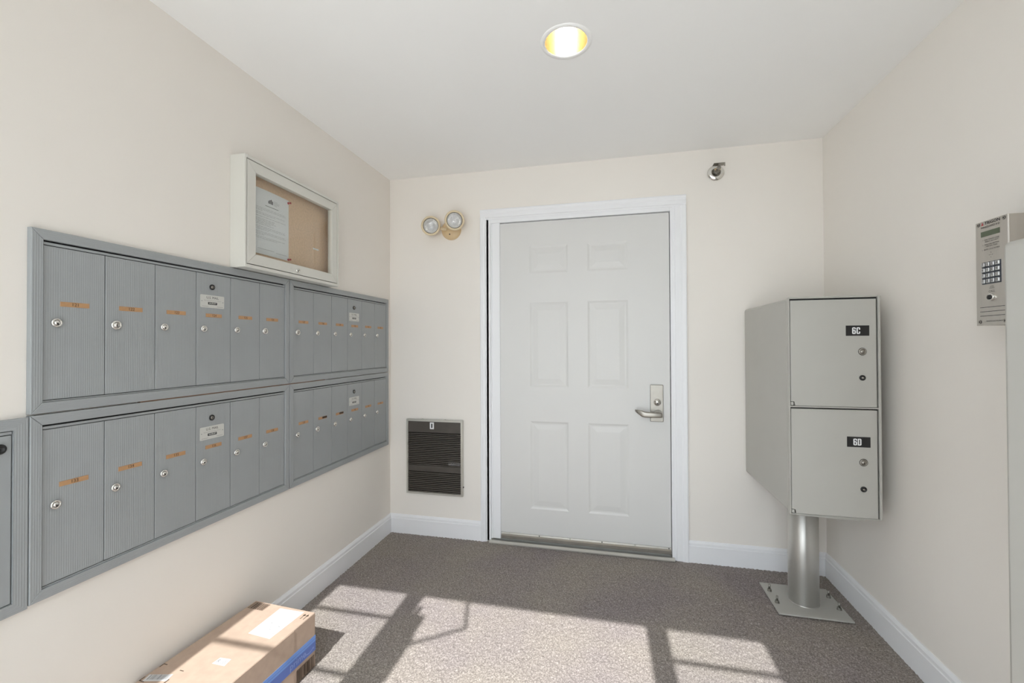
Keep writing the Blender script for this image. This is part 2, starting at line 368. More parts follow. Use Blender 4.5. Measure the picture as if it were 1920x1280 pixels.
# ------------------------------------------------------------------ the white door in the back wall
YL = 0.006                                       # face of the leaf
LX0, LX1, LZ0, LZ1 = 0.742, 1.8035, 0.026, 2.032
def door_leaf():
    b = B()
    pans = []
    for (a, c) in ((0.967, 1.207), (1.327, 1.567)):
        for (z0, z1) in ((0.222, 0.772), (0.988, 1.520), (1.705, 1.878)): pans.append((a, c, z0, z1))
    xs = sorted({LX0, LX1, 0.967, 1.207, 1.327, 1.567}); zs = sorted({LZ0, LZ1, 0.222, 0.772, 0.988, 1.520, 1.705, 1.878})
    for i in range(len(xs) - 1):
        for k in range(len(zs) - 1):
            if any(abs(a - xs[i]) < 1e-6 and abs(z0 - zs[k]) < 1e-6 for a, c, z0, z1 in pans): continue
            quad(b, ((xs[i], YL, zs[k]), (xs[i + 1], YL, zs[k]), (xs[i + 1], YL, zs[k + 1]), (xs[i], YL, zs[k + 1])))
    bmesh.ops.remove_doubles(b, verts=b.verts[:], dist=1e-5)
    # edges and back
    yb = YL + 0.044
    quad(b, ((LX0, yb, LZ0), (LX0, yb, LZ1), (LX1, yb, LZ1), (LX1, yb, LZ0)))
    quad(b, ((LX1, YL, LZ0), (LX1, yb, LZ0), (LX1, yb, LZ1), (LX1, YL, LZ1))); quad(b, ((LX0, yb, LZ0), (LX0, YL, LZ0), (LX0, YL, LZ1), (LX0, yb, LZ1)))
    quad(b, ((LX0, YL, LZ1), (LX1, YL, LZ1), (LX1, yb, LZ1), (LX0, yb, LZ1))); quad(b, ((LX0, yb, LZ0), (LX1, yb, LZ0), (LX1, YL, LZ0), (LX0, YL, LZ0)))
    d = struct(obj('door_1', b, DOORW, recalc=False), 'white six panel door with lever lock in the back wall', 'door')
    for a, c, z0, z1 in pans:
        b = B()
        rings = []
        for ins, dep in ((0, 0), (0.012, 0.0042), (0.020, 0.0046), (0.048, 0.0012), (0.052, 0.0008)):
            rings.append([b.verts.new((x, YL + dep, z)) for x, z in ((a + ins, z0 + ins), (c - ins, z0 + ins), (c - ins, z1 - ins), (a + ins, z1 - ins))])
        for p, q in zip(rings, rings[1:]):
            for i in range(4): b.faces.new((p[i], p[(i + 1) % 4], q[(i + 1) % 4], q[i]))
        b.faces.new(rings[-1])
        obj('panel', b, DOORW, d, recalc=False)
    # lockset
    b = B(); box(b, 1.6907, 1.7643, YL - 0.008, YL, 0.796, 1.014, 0.003, seg=2); esc = obj('lock_plate', b, STEEL, d); esc['label'] = 'brushed nickel lock plate'
    b = B(); cy = (1.7305, YL - 0.008, 0.911)
    lathe(b, [(0, 0.010), (0.013, 0.010), (0.0135, 0.008), (0.0175, 0.0075), (0.0205, 0.005), (0.0215, 0)], cy, (0, -1, 0), 28)
    box(b, cy[0] - 0.0022, cy[0] + 0.0022, cy[1] - 0.0112, cy[1] - 0.0098, cy[2] - 0.011, cy[2] - 0.002, mi=1)
    obj('key_cylinder', b, [CHROME, BLACK], esc)
    b = B()
    cyl(b, (1.734, YL - 0.008, 0.846), (1.734, YL - 0.016, 0.846), 0.021, 0.0195, n=28)
    cyl(b, (1.734, YL - 0.016, 0.846), (1.734, -0.058, 0.846), 0.0105, n=20)
    prof = [(1.750, 0.013), (1.744, 0.015), (1.66, 0.0135), (1.64, 0.016), (1.602, 0.006)]
    # lever: gently tapering bar with a hooked tip
    stations = [(1.752, -0.056, 0.843, 0.008, 0.011), (1.745, -0.056, 0.843, 0.010, 0.0145), (1.70, -0.058, 0.843, 0.009, 0.0150), (1.655, -0.058, 0.845, 0.0085, 0.0165), (1.640, -0.055, 0.849, 0.0085, 0.018), (1.615, -0.044, 0.859, 0.008, 0.011), (1.602, -0.036, 0.865, 0.005, 0.005)]
    rings = []
    for x, y, z, hy, hz in stations:
        rings.append([b.verts.new((x, y + hy * math.copysign(abs(math.cos(t)) ** 0.5, math.cos(t)), z + hz * math.copysign(abs(math.sin(t)) ** 0.5, math.sin(t)))) for t in [2 * PI * (i + .5) / 12 for i in range(12)]])
    for p, q in zip(rings, rings[1:]):
        for i in range(12): f = b.faces.new((p[i], p[(i + 1) % 12], q[(i + 1) % 12], q[i])); f.smooth = True
    b.faces.new(rings[0]); b.faces.new(rings[-1])
    obj('lever_handle', b, STEEL, d)
    b = B(); prism(b, [(0, 0.026), (0, 0.061), (-0.004, 0.061), (-0.006, 0.052), (-0.014, 0.045), (-0.014, 0.028), (-0.010, 0.024)], (0.778, YL, 0), (0, 1, 0), (0, 0, 1), (1, 0, 0), LX1 - 0.778)
    sw = obj('door_sweep', b, STEEL, d); sw['label'] = 'metal sweep strip along the door bottom'
    for i in range(6):
        x = 0.83 + i * (1.79 - 0.83) / 5; b = B(); cyl(b, (x, YL - 0.004, 0.0565), (x, YL - 0.0075, 0.0565), 0.0035, n=8); obj('screw', b, DARK if i % 2 else STEEL, sw)
    return d
door_leaf()
b = B(); box(b, 0.70, 1.822, 0.052, 0.06, 0, 2.07); struct(obj('trim_4', b, DARK), 'dark sheet as shade behind the white door', 'door frame')  # sheet coloured dark for the shade around the leaf
b = B(); prism(b, [(0, 0), (-0.035, 0), (-0.035, 0.007), (-0.020, 0.016), (0.04, 0.016), (0.04, 0)], (0.704, 0, -0.003), (0, 1, 0), (0, 0, 1), (1, 0, 0), 1.116)
struct(obj('trim_5', b, HEATF), 'pale metal threshold under the white door', 'threshold')
# casing: stepped profile, mitred head
b = B()
yo = -0.020
fr = struct(tag(thing('trim_1', '', '', (1.27, 0, 0)), 'white painted casing framing the white door', 'door frame'))
def casing_piece(name, x0, x1, z0, z1, axis, flip=1):
    b = B()
    if axis == 'z':
        ww = x1 - x0
        prof = [(0, 0), (0, -0.020), (0.006, -0.022), (0.3 * ww, -0.020), (0.42 * ww, -0.016), (0.80 * ww, -0.015), (0.86 * ww, -0.011), (ww, -0.010), (ww, 0)]
        ox = x0 if flip < 0 else x1
        prism(b, prof, (ox, 0, z0), (-flip, 0, 0), (0, 1, 0), (0, 0, 1), z1 - z0)
    else:
        ww = z1 - z0
        prof = [(0, 0), (0, -0.020), (0.006, -0.022), (0.3 * ww, -0.020), (0.42 * ww, -0.016), (0.80 * ww, -0.015), (0.86 * ww, -0.011), (ww, -0.010), (ww, 0)]
        prism(b, prof, (x0, 0, z1), (0, 0, -1), (0, 1, 0), (1, 0, 0), x1 - x0)
    return obj(name, b, TRIM, fr)
casing_piece('side_casing', 0.647, 0.6865, -0.004, 2.0735, 'z', -1)
casing_piece('side_casing', 1.819, 1.896, -0.004, 2.0595, 'z', 1)
casing_piece('head_casing', 0.647, 1.896, 2.0600, 2.123, 'x')
b = B(); box(b, 0.7005, 0.7135, -0.012, 0.05, 0.0, 2.056, 0.001); obj('jamb', b, TRIM, fr)
b = B(); box(b, 0.7140, 0.7750, -0.004, 0.0055, 0.018, 2.050, 0.003); box(b, 0.7140, 0.7235, -0.008, -0.004, 0.018, 2.050, 0.002); obj('stop_strip', b, TRIM, fr)
b = B(); box(b, 1.8075, 1.8190, -0.010, 0.05, 0.0, 2.056, 0.001); obj('jamb', b, TRIM, fr)
b = B(); box(b, 0.7005, 1.8190, -0.009, 0.05, 2.0355, 2.0600, 0.001); obj('head_jamb', b, TRIM, fr)
b = B(); box(b, 0.6865, 0.7005, 0.0, 0.004, 0, 2.07); obj('gap_shade', b, DARK, fr)  # dark strip painted as the shade between casing and jamb

# ------------------------------------------------------------------ mailbox units on the left wall
LOCK_B = None
def lock_mesh(bm, r=0.0110, worn=0):
    """cam lock on the +x face, centred on the origin"""
    lathe(bm, [(r * 1.12, 0), (r * 1.10, 0.0035), (r * 0.98, 0.0055), (r * 0.70, 0.0060), (r * 0.66, 0.0030), (r * 0.58, 0.0030), (r * 0.56, 0.0062), (0, 0.0064)], (0, 0, 0), (1, 0, 0), 28, mi=[0, 0, 0, 0, 1, 0, 0])
    if worn: box(bm, 0.0062, 0.0067, -0.0011, 0.0011, -r * 0.42, r * 0.42, mi=1)
    else: box(bm, 0.0062, 0.0067, -0.0018, 0.0018, -r * 0.52, -r * 0.02, mi=1)
MAILTPL = {}
def mail_template():
    b = B(); box(b, 0.002, 0.010, -0.0703, 0.0703, 0, 0.4075, 0.0008); o = obj('door', b, MAILD, origin=(0, 0, 0)); MAILTPL['door'] = o
    b = B(); lock_mesh(b); MAILTPL['lock'] = obj('lock', b, [CHROME, BLACK], origin=(0, 0, 0))
    b = B(); lock_mesh(b, 0.0128, 1); MAILTPL['lock2'] = obj('lock', b, [CHROME, BLACK], origin=(0, 0, 0))
    b = B()
    lathe(b, [(0.0105, 0), (0.0105, 0.003), (0.0092, 0.0042), (0.0075, 0.0042), (0.0072, 0.0015), (0, 0.0015)], (0, 0, 0), (1, 0, 0), 24)
    lathe(b, [(0.0060, 0.0015), (0.0058, 0.0045), (0, 0.0048)], (0, 0, 0), (1, 0, 0), 16, mi=1); box(b, 0.0047, 0.0053, -0.001, 0.001, -0.004, 0.004)
    MAILTPL['mlock'] = obj('master_lock', b, [BLACKP, STEEL], origin=(0, 0, 0))
    b = B()
    R_, hw, hh = 0.004, 0.0495, 0.0235
    poly = []
    for cx, cz, a0 in ((hw - R_, hh - R_, 0), (-hw + R_, hh - R_, 90), (-hw + R_, -hh + R_, 180), (hw - R_, -hh + R_, 270)):
        for k in range(5): a = math.radians(a0 + 22.5 * k); poly.append((cx + R_ * math.cos(a), cz + R_ * math.sin(a)))
    prism(b, poly, (0, 0, 0), (0, 1, 0), (0, 0, 1), (1, 0, 0), 0.0008)
    X0 = 0.0008
    fm = lambda y, z: frame_m((X0, y, z), (0, 1, 0), (0, 0, 1))
    text(b, 'U.S. MAIL', 0.0125, fm(0, 0.0135), 1)
    text(b, 'Approved by Postmaster General', 0.0052, fm(0, 0.0035), 2)
    box(b, X0, X0 + 0.0003, -0.0185, 0.0185, -0.0115, -0.0025, mi=1)
    text(b, 'SALSBURY', 0.0066, frame_m((X0 + 0.0003, 0, -0.0068), (0, 1, 0), (0, 0, 1)), 0, offset=0.0002)
    for y in (-0.0435, 0.0435): cyl(b, (X0, y, 0), (X0 + 0.0006, y, 0), 0.0018, n=8, mi=2)
    for y in (-0.030, 0.031): box(b, X0, X0 + 0.0002, y - 0.013, y + 0.013, -0.0190, -0.0178, mi=2)
    MAILTPL['plate'] = obj('mail_plate', b, [PALE, BLACK, GREYINK], origin=(0, 0, 0))
mail_template()
DOORW_ = 0.1427
def mail_unit(name, label, yc, z0, first, worn=(), dark=()):
    """frame outer 0.909 x 0.482 with six doors; yc = centre along the wall, z0 = bottom edge"""
    H, W2 = 0.4820, 0.4540
    t = thing(name, label, 'mailboxes', (0.0, yc, z0), 'mailbox units on the left wall')
    ih, iw = 0.4280, 0.4290            # half inner width, inner z from 0.0275 to 0.4555
    zi0, zi1 = 0.0275, 0.4550
    # dark back plate, coloured as the shade in the door gaps
    b = B(); box(b, 0.0004, 0.002, yc - W2 + 0.004, yc + W2 - 0.004, z0 + 0.004, z0 + H - 0.004); obj('back_plate', b, DARK, t)
    def bar(nm, pts, m, xo=0.015):
        b = B(); prism(b, pts, (0.0004, yc, z0), (0, 1, 0), (0, 0, 1), (1, 0, 0), xo - 0.0004)
        bmesh.ops.bevel(b, geom=[e for e in b.edges if all(v.co.x > xo - 1e-4 for v in e.verts)], offset=0.0012, segments=1, affect='EDGES')
        return obj(nm, b, m, t)
    g = 0.0003
    bar('frame_rail', [(-W2 + g, H), (W2 - g, H), (iw - g, zi1), (-iw + g, zi1)], MAILH)
    bar('frame_rail', [(-W2 + g, 0), (W2 - g, 0), (iw - g, zi0), (-iw + g, zi0)], MAILH)
    bar('frame_stile', [(-W2, g), (-iw, zi0 + g), (-iw, zi1 - g), (-W2, H - g)], MAILV)
    bar('frame_stile', [(W2, g), (iw, zi0 + g), (iw, zi1 - g), (W2, H - g)], MAILV)
    # inner top strip
    b = B(); box(b, 0.002, 0.0105, yc - 0.4275, yc + 0.4275, z0 + 0.4430, z0 + 0.4500, 0.0008); obj('top_strip', b, MAILP, t)
    b = B(); box(b, 0.002, 0.0095, yc - 0.4275, yc + 0.4275, z0 + 0.0280, z0 + 0.0316, 0.0004); obj('bottom_strip', b, MAILP, t)
    dz = z0 + 0.0335
    for k in range(6):
        yl = yc - 0.4281 + k * DOORW_
        d = inst(MAILTPL['door'], t, (0, yl + DOORW_ / 2, dz), 'door')
        inst(MAILTPL['lock2' if k in worn else 'lock'], d, (0.010, yl + 0.0285, dz + 0.2045), 'lock')
        b = B(); zc, y0_ = dz + 0.2555, yl + 0.0365
        if k == 3: zc -= 0.001
        box(b, 0.010, 0.0112, y0_, y0_ + 0.0665, zc - 0.0066, zc + 0.0066, 0.0003)
        text(b, str(first + k), 0.0125, frame_m((0.0112, y0_ + 0.034, zc), (0, 1, 0), (0, 0, 1)), 1)
        if k in dark: box(b, 0.0112, 0.0114, y0_ + 0.030, y0_ + 0.066, zc - 0.004, zc + 0.006, mi=1)
        obj('number_label', b, [TAN, INK], d)
        if k == 3:
            inst(MAILTPL['mlock'], d, (0.010, yl + 0.0620, dz + 0.3605), 'master_lock')
            inst(MAILTPL['plate'], d, (0.010, yl + 0.0640, dz + 0.3065), 'mail_plate')
    return t
YA, YB_ = -1.4115, -0.5005
ZL, ZU = 0.5915, 1.0775
mail_unit('mailbox_unit', 'upper grey metal mailbox unit with doors numbered 121 to 126', YA, ZU, 121, worn=(1, 5))
mail_unit('mailbox_unit', 'upper grey metal mailbox unit nearest the back corner, right under the notice board', YB_, ZU, 127, worn=(0,))
mail_unit('mailbox_unit', 'lower grey metal mailbox unit with doors numbered 133 to 138', YA, ZL, 133)
mail_unit('mailbox_unit', 'lower grey metal mailbox unit nearest the back corner, above the bare baseboard corner', YB_, ZL, 139, worn=(1,), dark=(1, 2))
for k in ('door', 'lock', 'lock2', 'mlock', 'plate'): bpy.data.objects.remove(MAILTPL[k])
# wood shim showing in the seam between the two rows
b = B(); box(b, 0.0, 0.012, -1.60, -0.70, 1.0737, 1.0773); tag(obj('wood_shim', b, BRASSW), 'thin brown wood shim in the seam between the mailbox rows', 'shim')
# collection box door at the left edge
def outgoing():
    y1 = -1.8675; y0 = y1 - 0.46; z0, z1 = 0.5865, 1.0710
    t = thing('mail_collection_box', 'grey mail cabinet with one wide plain door at the left picture edge', 'mailbox', (0, (y0 + y1) / 2, z0))
    b = B(); box(b, 0.0004, 0.002, y0 + 0.004, y1 - 0.004, z0 + 0.004, z1 - 0.004); obj('back_plate', b, DARK, t)  # dark plate stands in for shade in the gaps
    def bar(nm, pts, m):
        b = B(); prism(b, pts, (0.0004, 0, 0), (0, 1, 0), (0, 0, 1), (1, 0, 0), 0.0126); return obj(nm, b, m, t)
    i = 0.0275
    bar('frame_rail', [(y0, z1), (y1, z1), (y1 - i, z1 - i), (y0 + i, z1 - i)], MAILH); bar('frame_rail', [(y0, z0), (y1, z0), (y1 - i, z0 + i), (y0 + i, z0 + i)], MAILH)
    bar('frame_stile', [(y0, z0), (y0, z1), (y0 + i, z1 - i), (y0 + i, z0 + i)], MAILV); bar('frame_stile', [(y1, z0), (y1, z1), (y1 - i, z1 - i), (y1 - i, z0 + i)], MAILV)
    b = B(); box(b, 0.002, 0.0095, y0 + i + .001, y1 - i - .0015, z1 - i - 0.0095, z1 - i - 0.002, 0.0008); obj('top_strip', b, MAILP, t)
    b = B(); box(b, 0.002, 0.009, y0 + i + .001, y1 - i - .0022, z0 + i + 0.002, z1 - i - 0.0115, 0.0008); d = obj('door', b, MAILP, t)
    b = B(); lathe(b, [(0.0125, 0), (0.0125, 0.004), (0.010, 0.006), (0.007, 0.006), (0.006, 0.003), (0, 0.003)], (0.009, -1.9195, 1.0015), (1, 0, 0), 20); obj('lock', b, BLACKP, d)
outgoing()

# ------------------------------------------------------------------ notice board
NX, NY0, NY1, NZ0, NZ1 = 0.0706, -1.2635, -0.6690, 1.5620, 2.0080
nb = thing('notice_board', 'silver framed glass notice board on the wall above the mailboxes', 'notice board', (0.0, (NY0 + NY1) / 2, NZ0))
b = B()
e = 0.0095
box(b, 0, NX, NY0, NY0 + e, NZ0, NZ1, 0.0012); box(b, 0, NX, NY1 - e, NY1, NZ0, NZ1, 0.0012)
box(b, 0, NX, NY0 + e, NY1 - e, NZ0, NZ0 + e + .004, 0.0012); box(b, 0, NX, NY0 + e, NY1 - e, NZ1 - e - .004, NZ1, 0.0012)
obj('case', b, BOARD, nb)
b = B(); box(b, 0.0, 0.018, NY0 + e, NY1 - e, NZ0 + e + .004, NZ1 - e - .004); obj('cork_panel', b, CORK, nb)
DY0, DY1, DZ0, DZ1 = NY0 + e + .0030, NY1 - e - .0030, NZ0 + e + .0070, NZ1 - e - .0070
bw = 0.042
def nbar(pts):
    b = B(); prism(b, pts, (0.046, 0, 0), (0, 1, 0), (0, 0, 1), (1, 0, 0), NX - 0.0465)
    bmesh.ops.bevel(b, geom=[e_ for e_ in b.edges if all(v.co.x > NX - 0.002 for v in e_.verts)], offset=0.001, segments=1, affect='EDGES')
    obj('door_frame', b, BOARD, nb)
g = 0.0002
nbar([(DY0 + g, DZ1), (DY1 - g, DZ1), (DY1 - bw - g, DZ1 - bw), (DY0 + bw + g, DZ1 - bw)]); nbar([(DY0 + g, DZ0), (DY1 - g, DZ0), (DY1 - bw - g, DZ0 + bw), (DY0 + bw + g, DZ0 + bw)])
nbar([(DY0, DZ0 + g), (DY0 + bw, DZ0 + bw + g), (DY0 + bw, DZ1 - bw - g), (DY0, DZ1 - g)]); nbar([(DY1, DZ0 + g), (DY1 - bw, DZ0 + bw + g), (DY1 - bw, DZ1 - bw - g), (DY1, DZ1 - g)])
b = B()
for q in ((NY0 + e, DY0 + .004, NZ0 + e + .004, NZ1 - e - .004), (DY1 - .004, NY1 - e, NZ0 + e + .004, NZ1 - e - .004), (DY0 + .004, DY1 - .004, NZ0 + e + .004, DZ0 + .004), (DY0 + .004, DY1 - .004, DZ1 - .004, NZ1 - e - .004)): box(b, 0.040, 0.0455, *q)
obj('dark_seam_ring', b, DARK, nb)  # dark strips added as painted shade behind the door frame gap
b = B(); box(b, 0.055, 0.058, DY0 + bw - .002, DY1 - bw + .002, DZ0 + bw - .002, DZ1 - bw + .002); obj('glass_pane', b, GLASS, nb)
b = B(); lathe(b, [(0.0105, 0), (0.010, 0.003), (0.007, 0.0035), (0.0065, 0.002), (0, 0.002)], (NX - 0.0005, -0.9695, 1.5955), (1, 0, 0), 24); box(b, NX + 0.0012, NX + 0.0022, -0.9680, -0.9655, 1.5925, 1.5975, mi=1)
obj('lock', b, [CHROME, BLACK], nb)
# the notice inside
def notice():
    y0, y1, z0, z1, x = -1.184, -0.968, 1.642, 1.920, 0.0185
    b = B()
    n = 8
    for i in range(n):
        a, c = y0 + (y1 - y0) * i / n, y0 + (y1 - y0) * (i + 1) / n
        f = lambda y: x + 0.004 * math.sin((y - y0) / (y1 - y0) * PI) * 1.0
        quad(b, ((f(a), a, z0), (f(c), c, z0), (f(c), c, z1), (f(a), a, z1)))
        quad(b, ((f(a) - .0004, a, z1), (f(c) - .0004, c, z1), (f(c) - .0004, c, z0), (f(a) - .0004, a, z0)))
    bmesh.ops.remove_doubles(b, verts=b.verts[:], dist=1e-6)
    o = obj('notice_sheet', b, WHITE, recalc=False); tag(o, 'white printed notice sheet pinned inside the glass notice board', 'paper')
    b = B(); X = x + 0.0046
    def ln(ya, yb, z, h=0.0011, mi=0): quad(b, ((X, ya, z), (X, yb, z), (X, yb, z + h), (X, ya, z + h)), mi)
    # emblem: small building with gable, and letterhead lines
    for k, (yy, hh) in enumerate(((-1.093, 0.012), (-1.086, 0.017), (-1.079, 0.020), (-1.072, 0.015))): quad(b, ((X, yy, 1.868), (X, yy + 0.0048, 1.868), (X, yy + 0.0048, 1.868 + hh), (X, yy, 1.868 + hh)), 1)
    for k in range(4): ln(-1.063, -1.063 + (0.022, 0.034, 0.030, 0.020)[k], 1.884 - k * 0.0055)
    ln(-1.110, -1.035, 1.853, 0.0018, 1)
    rnd = random.Random(2); z = 1.838
    for para in (3, 2, 1, 5, 3, 3, 2):
        for k in range(para):
            full = k < para - 1 or para == 1
            yb = (-0.992 if full else -1.166 + rnd.uniform(0.04, 0.13)) if para != 5 else -1.166 + rnd.uniform(0.07, 0.12)
            yy = -1.166
            while yy < yb - 0.006:
                wd = min(rnd.uniform(0.006, 0.02), yb - yy); ln(yy, yy + wd, z); yy += wd + 0.003
            z -= 0.0058
        z -= 0.0042
    ln(-1.15, -1.06, 1.664); ln(-1.05, -0.985, 1.660)
    obj('print', b, [GREYINK, BLACK], o, recalc=False)
notice()
for k, (zz, lab) in enumerate(((1.9075, 'red push pin at the top right corner of the notice sheet'), (1.6475, 'red push pin at the bottom right corner of the notice sheet'))):
    b = B(); lathe(b, [(0.0052, 0.0006), (0.005, 0.003), (0.0026, 0.005), (0.0024, 0.010), (0.0045, 0.0125), (0.0045, 0.0145), (0, 0.0150)], (0.0186, -0.9715, zz), (1, 0, 0), 14)
    tag(obj('push_pin', b, RED), lab, 'push pin', 'red pins on the notice')
b = B(); box(b, 0.0182, 0.0190, -0.8010, -0.7600, 1.7340, 1.7410); o = tag(obj('paper_strip', b, WHITE), 'small white paper strip on the tan backing of the notice board', 'paper')

# ------------------------------------------------------------------ wall heater
hx0, hx1, hz0, hz1 = 0.1290, 0.5245, 0.2695, 0.7620
ht = thing('wall_heater', 'dark louvred wall heater in a silver frame beside the door', 'heater', ((hx0 + hx1) / 2, 0, hz0))
def heater():
    fw_ = 0.013
    for pts in ([(hx0, hz1), (hx1, hz1), (hx1 - fw_, hz1 - fw_), (hx0 + fw_, hz1 - fw_)], [(hx0, hz0), (hx1, hz0), (hx1 - fw_, hz0 + fw_), (hx0 + fw_, hz0 + fw_)],
                [(hx0, hz0), (hx0, hz1), (hx0 + fw_, hz1 - fw_), (hx0 + fw_, hz0 + fw_)], [(hx1, hz0), (hx1, hz1), (hx1 - fw_, hz1 - fw_), (hx1 - fw_, hz0 + fw_)]):
        b = B(); prism(b, pts, (0, -0.022, 0), (1, 0, 0), (0, 0, 1), (0, 1, 0), 0.022)
        bmesh.ops.bevel(b, geom=[e_ for e_ in b.edges if all(v.co.y < -0.0215 for v in e_.verts)], offset=0.002, segments=2, affect='EDGES'); obj('frame_bar', b, HEATF, ht)
    xa, xb = hx0 + fw_, hx1 - fw_
    b = B(); box(b, xa, xb, -0.004, -0.001, hz0 + fw_, hz1 - fw_); obj('back_panel', b, DARK, ht)
    b = B(); box(b, xa, xb, -0.017, -0.004, 0.676, hz1 - fw_, 0.001); top = obj('control_panel', b, HEATB, ht)
    b = B(); box(b, xa, xb, -0.017, -0.004, 0.418, 0.458, 0.001); obj('middle_panel', b, HEATB, ht)
    for nm, z0, z1 in (('louver_grille', 0.459, 0.674), ('louver_grille', hz0 + fw_, 0.416)):
        b = B(); n = int((z1 - z0) / 0.0118)
        for i in range(n):
            z = z0 + (i + 0.5) * (z1 - z0) / n
            prism(b, [(-0.0165, z - 0.0042), (-0.0175, z - 0.0030), (-0.0170, z + 0.0004), (-0.0065, z + 0.0042), (-0.0055, z + 0.0032), (-0.0155, z - 0.0010)], (xa, 0, 0), (0, 1, 0), (0, 0, 1), (1, 0, 0), xb - xa)
        for x in (xa + 0.09, (xa + xb) / 2, xb - 0.09): box(b, x - 0.001, x + 0.001, -0.007, -0.004, z0, z1)
        g_ = obj(nm, b, HEATS, ht); g_['kind'] = 'stuff'
    b = B(); box(b, 0.297, 0.326, -0.0185, -0.017, 0.700, 0.744, 0.0008); box(b, 0.307, 0.316, -0.0205, -0.0185, 0.708, 0.736, 0.001, mi=1); obj('switch', b, [WHITE, BLACKP], top)
    b = B()
    for k in range(3):
        z = 0.487 - k * 0.0085; x = 0.427
        rnd = random.Random(k)
        while x < 0.505: wd = rnd.uniform(0.006, 0.018); quad(b, ((x, -0.0168, z), (min(.508, x + wd), -0.0168, z), (min(.508, x + wd), -0.0168, z + 0.0034), (x, -0.0168, z + 0.0034))); x += wd + 0.003
    obj('printed_label', b, GREYINK, ht, recalc=False)
    for x, z in ((0.24, hz1), (0.40, hz1)): b = B(); box(b, x - .004, x + .004, -0.012, -0.004, z, z + 0.004); obj('clip', b, HEATF, ht)
    b = B(); box(b, hx1, hx1 + 0.004, -0.012, -0.004, 0.325, 0.333); obj('clip', b, DARK, ht)
heater()

# ------------------------------------------------------------------ emergency light
em = thing('emergency_light', 'beige twin head emergency light on the back wall left of the door', 'emergency light', (0.455, 0, 1.95))
b = B(); lathe(b, [(0.066, 0), (0.066, 0.012), (0.060, 0.022), (0.030, 0.030), (0, 0.031)], (0.447, 0, 2.010), (0, -1, 0), 36); obj('canopy', b, BEIGE, em)
b = B(); cyl(b, (0.444, -0.0265, 1.977), (0.444, -0.031, 1.977), 0.004, n=10); obj('screw', b, DARK, em)
def lamp_head(c, axis, base):
    c = Vector(c); a = Vector(axis).normalized()
    b = B(); R0 = 0.0590
    lathe(b, [(0, -0.068), (0.026, -0.066), (0.042, -0.050), (0.053, -0.022), (0.0575, -0.010), (0.0585, 0.0)], c, a, 36)
    h = obj('lamp_head', b, BEIGE, em)
    b = B(); lathe(b, [(0.0585, -0.010), (0.0615, -0.008), (0.0630, 0.0), (0.0610, 0.005), (0.0540, 0.0065), (0.0500, 0.004), (0.0490, -0.003)], c, a, 36); obj('bezel', b, BEIGE2, h)
    b = B(); lathe(b, [(0.0495, -0.002), (0.0470, -0.0035), (0.0465, -0.003)], c, a, 36); obj('dark_seam_ring', b, DARK, h)
    # faceted reflector bowl and a domed glass lens
    b = B(); lathe(b, [(0.0465, -0.004), (0.040, -0.016), (0.028, -0.028), (0.012, -0.034), (0.006, -0.034), (0.005, -0.020), (0, -0.018)], c, a, 18, smooth=False); obj('reflector', b, CHROME, h)
    b = B(); lathe(b, [(0.0468, -0.002), (0.038, 0.003), (0.022, 0.0065), (0, 0.008)], c, a, 28); obj('lens', b, LENS, h)
    b = B(); tube(b, [c - a * 0.060, Vector(base)], 0.0115, 14); obj('swivel_arm', b, BEIGE2, h)
LENS = bpy.data.materials.new('prismatic_lens_glass'); LENS.use_nodes = True
_N, _L = nodes_of(LENS); _b = _N['Principled BSDF']; _b.inputs['Base Color'].default_value = (0.74, 0.75, 0.77, 1); _b.inputs['Roughness'].default_value = 0.12
_b.inputs['Alpha'].default_value = 0.5
_t = _N.new('ShaderNodeTexVoronoi'); _t.inputs['Scale'].default_value = 130; _c = _N.new('ShaderNodeTexCoord'); _L.new(_c.outputs['Object'], _t.inputs['Vector'])
_p = _N.new('ShaderNodeBump'); _p.inputs['Strength'].default_value = 0.35; _p.inputs['Distance'].default_value = 0.003; _L.new(_t.outputs['Distance'], _p.inputs['Height']); _L.new(_p.outputs[0], _b.inputs['Normal'])
lamp_head((0.337, -0.088, 2.0235), (0.22, -1.0, -0.10), (0.425, -0.026, 2.010))
lamp_head((0.506, -0.105, 2.0420), (0.40, -1.0, -0.20), (0.466, -0.026, 2.020))

# ------------------------------------------------------------------ sprinkler head
sp = thing('sprinkler_head', 'chrome sidewall sprinkler head high on the back wall', 'sprinkler', (2.062, 0, 2.19))
b = B(); lathe(b, [(0.0455, 0), (0.0455, 0.002), (0.043, 0.006), (0.036, 0.011), (0.026, 0.014), (0.022, 0.013), (0.018, 0.005), (0, 0.005)], (2.060, 0, 2.238), (0, -1, 0), 36); obj('escutcheon', b, CHROME, sp)
b = B(); cyl(b, (2.060, -0.005, 2.238), (2.060, -0.034, 2.240), 0.0125, 0.010, n=18); cyl(b, (2.060, -0.030, 2.240), (2.060, -0.036, 2.240), 0.0165, n=6, smooth=False)
obj('body', b, STEEL, sp)
b = B()
for s in (-1, 1): tube(b, [(2.060 + s * 0.010, -0.035, 2.241), (2.060 + s * 0.015, -0.048, 2.242), (2.060 + s * 0.004, -0.062, 2.243)], 0.0030, 8)
cyl(b, (2.060, -0.036, 2.241), (2.060, -0.062, 2.243), 0.0028, n=8, mi=1)
obj('frame_arms', b, [BEIGE, INK], sp)
b = B(); box(b, 2.034, 2.092, -0.078, -0.036, 2.2640, 2.2658); cyl(b, (2.062, -0.060, 2.243), (2.062, -0.066, 2.243), 0.0115, n=16); box(b, 2.060, 2.066, -0.066, -0.062, 2.243, 2.265); box(b, 2.086, 2.092, -0.078, -0.074, 2.246, 2.265)
obj('deflector', b, STEEL, sp)

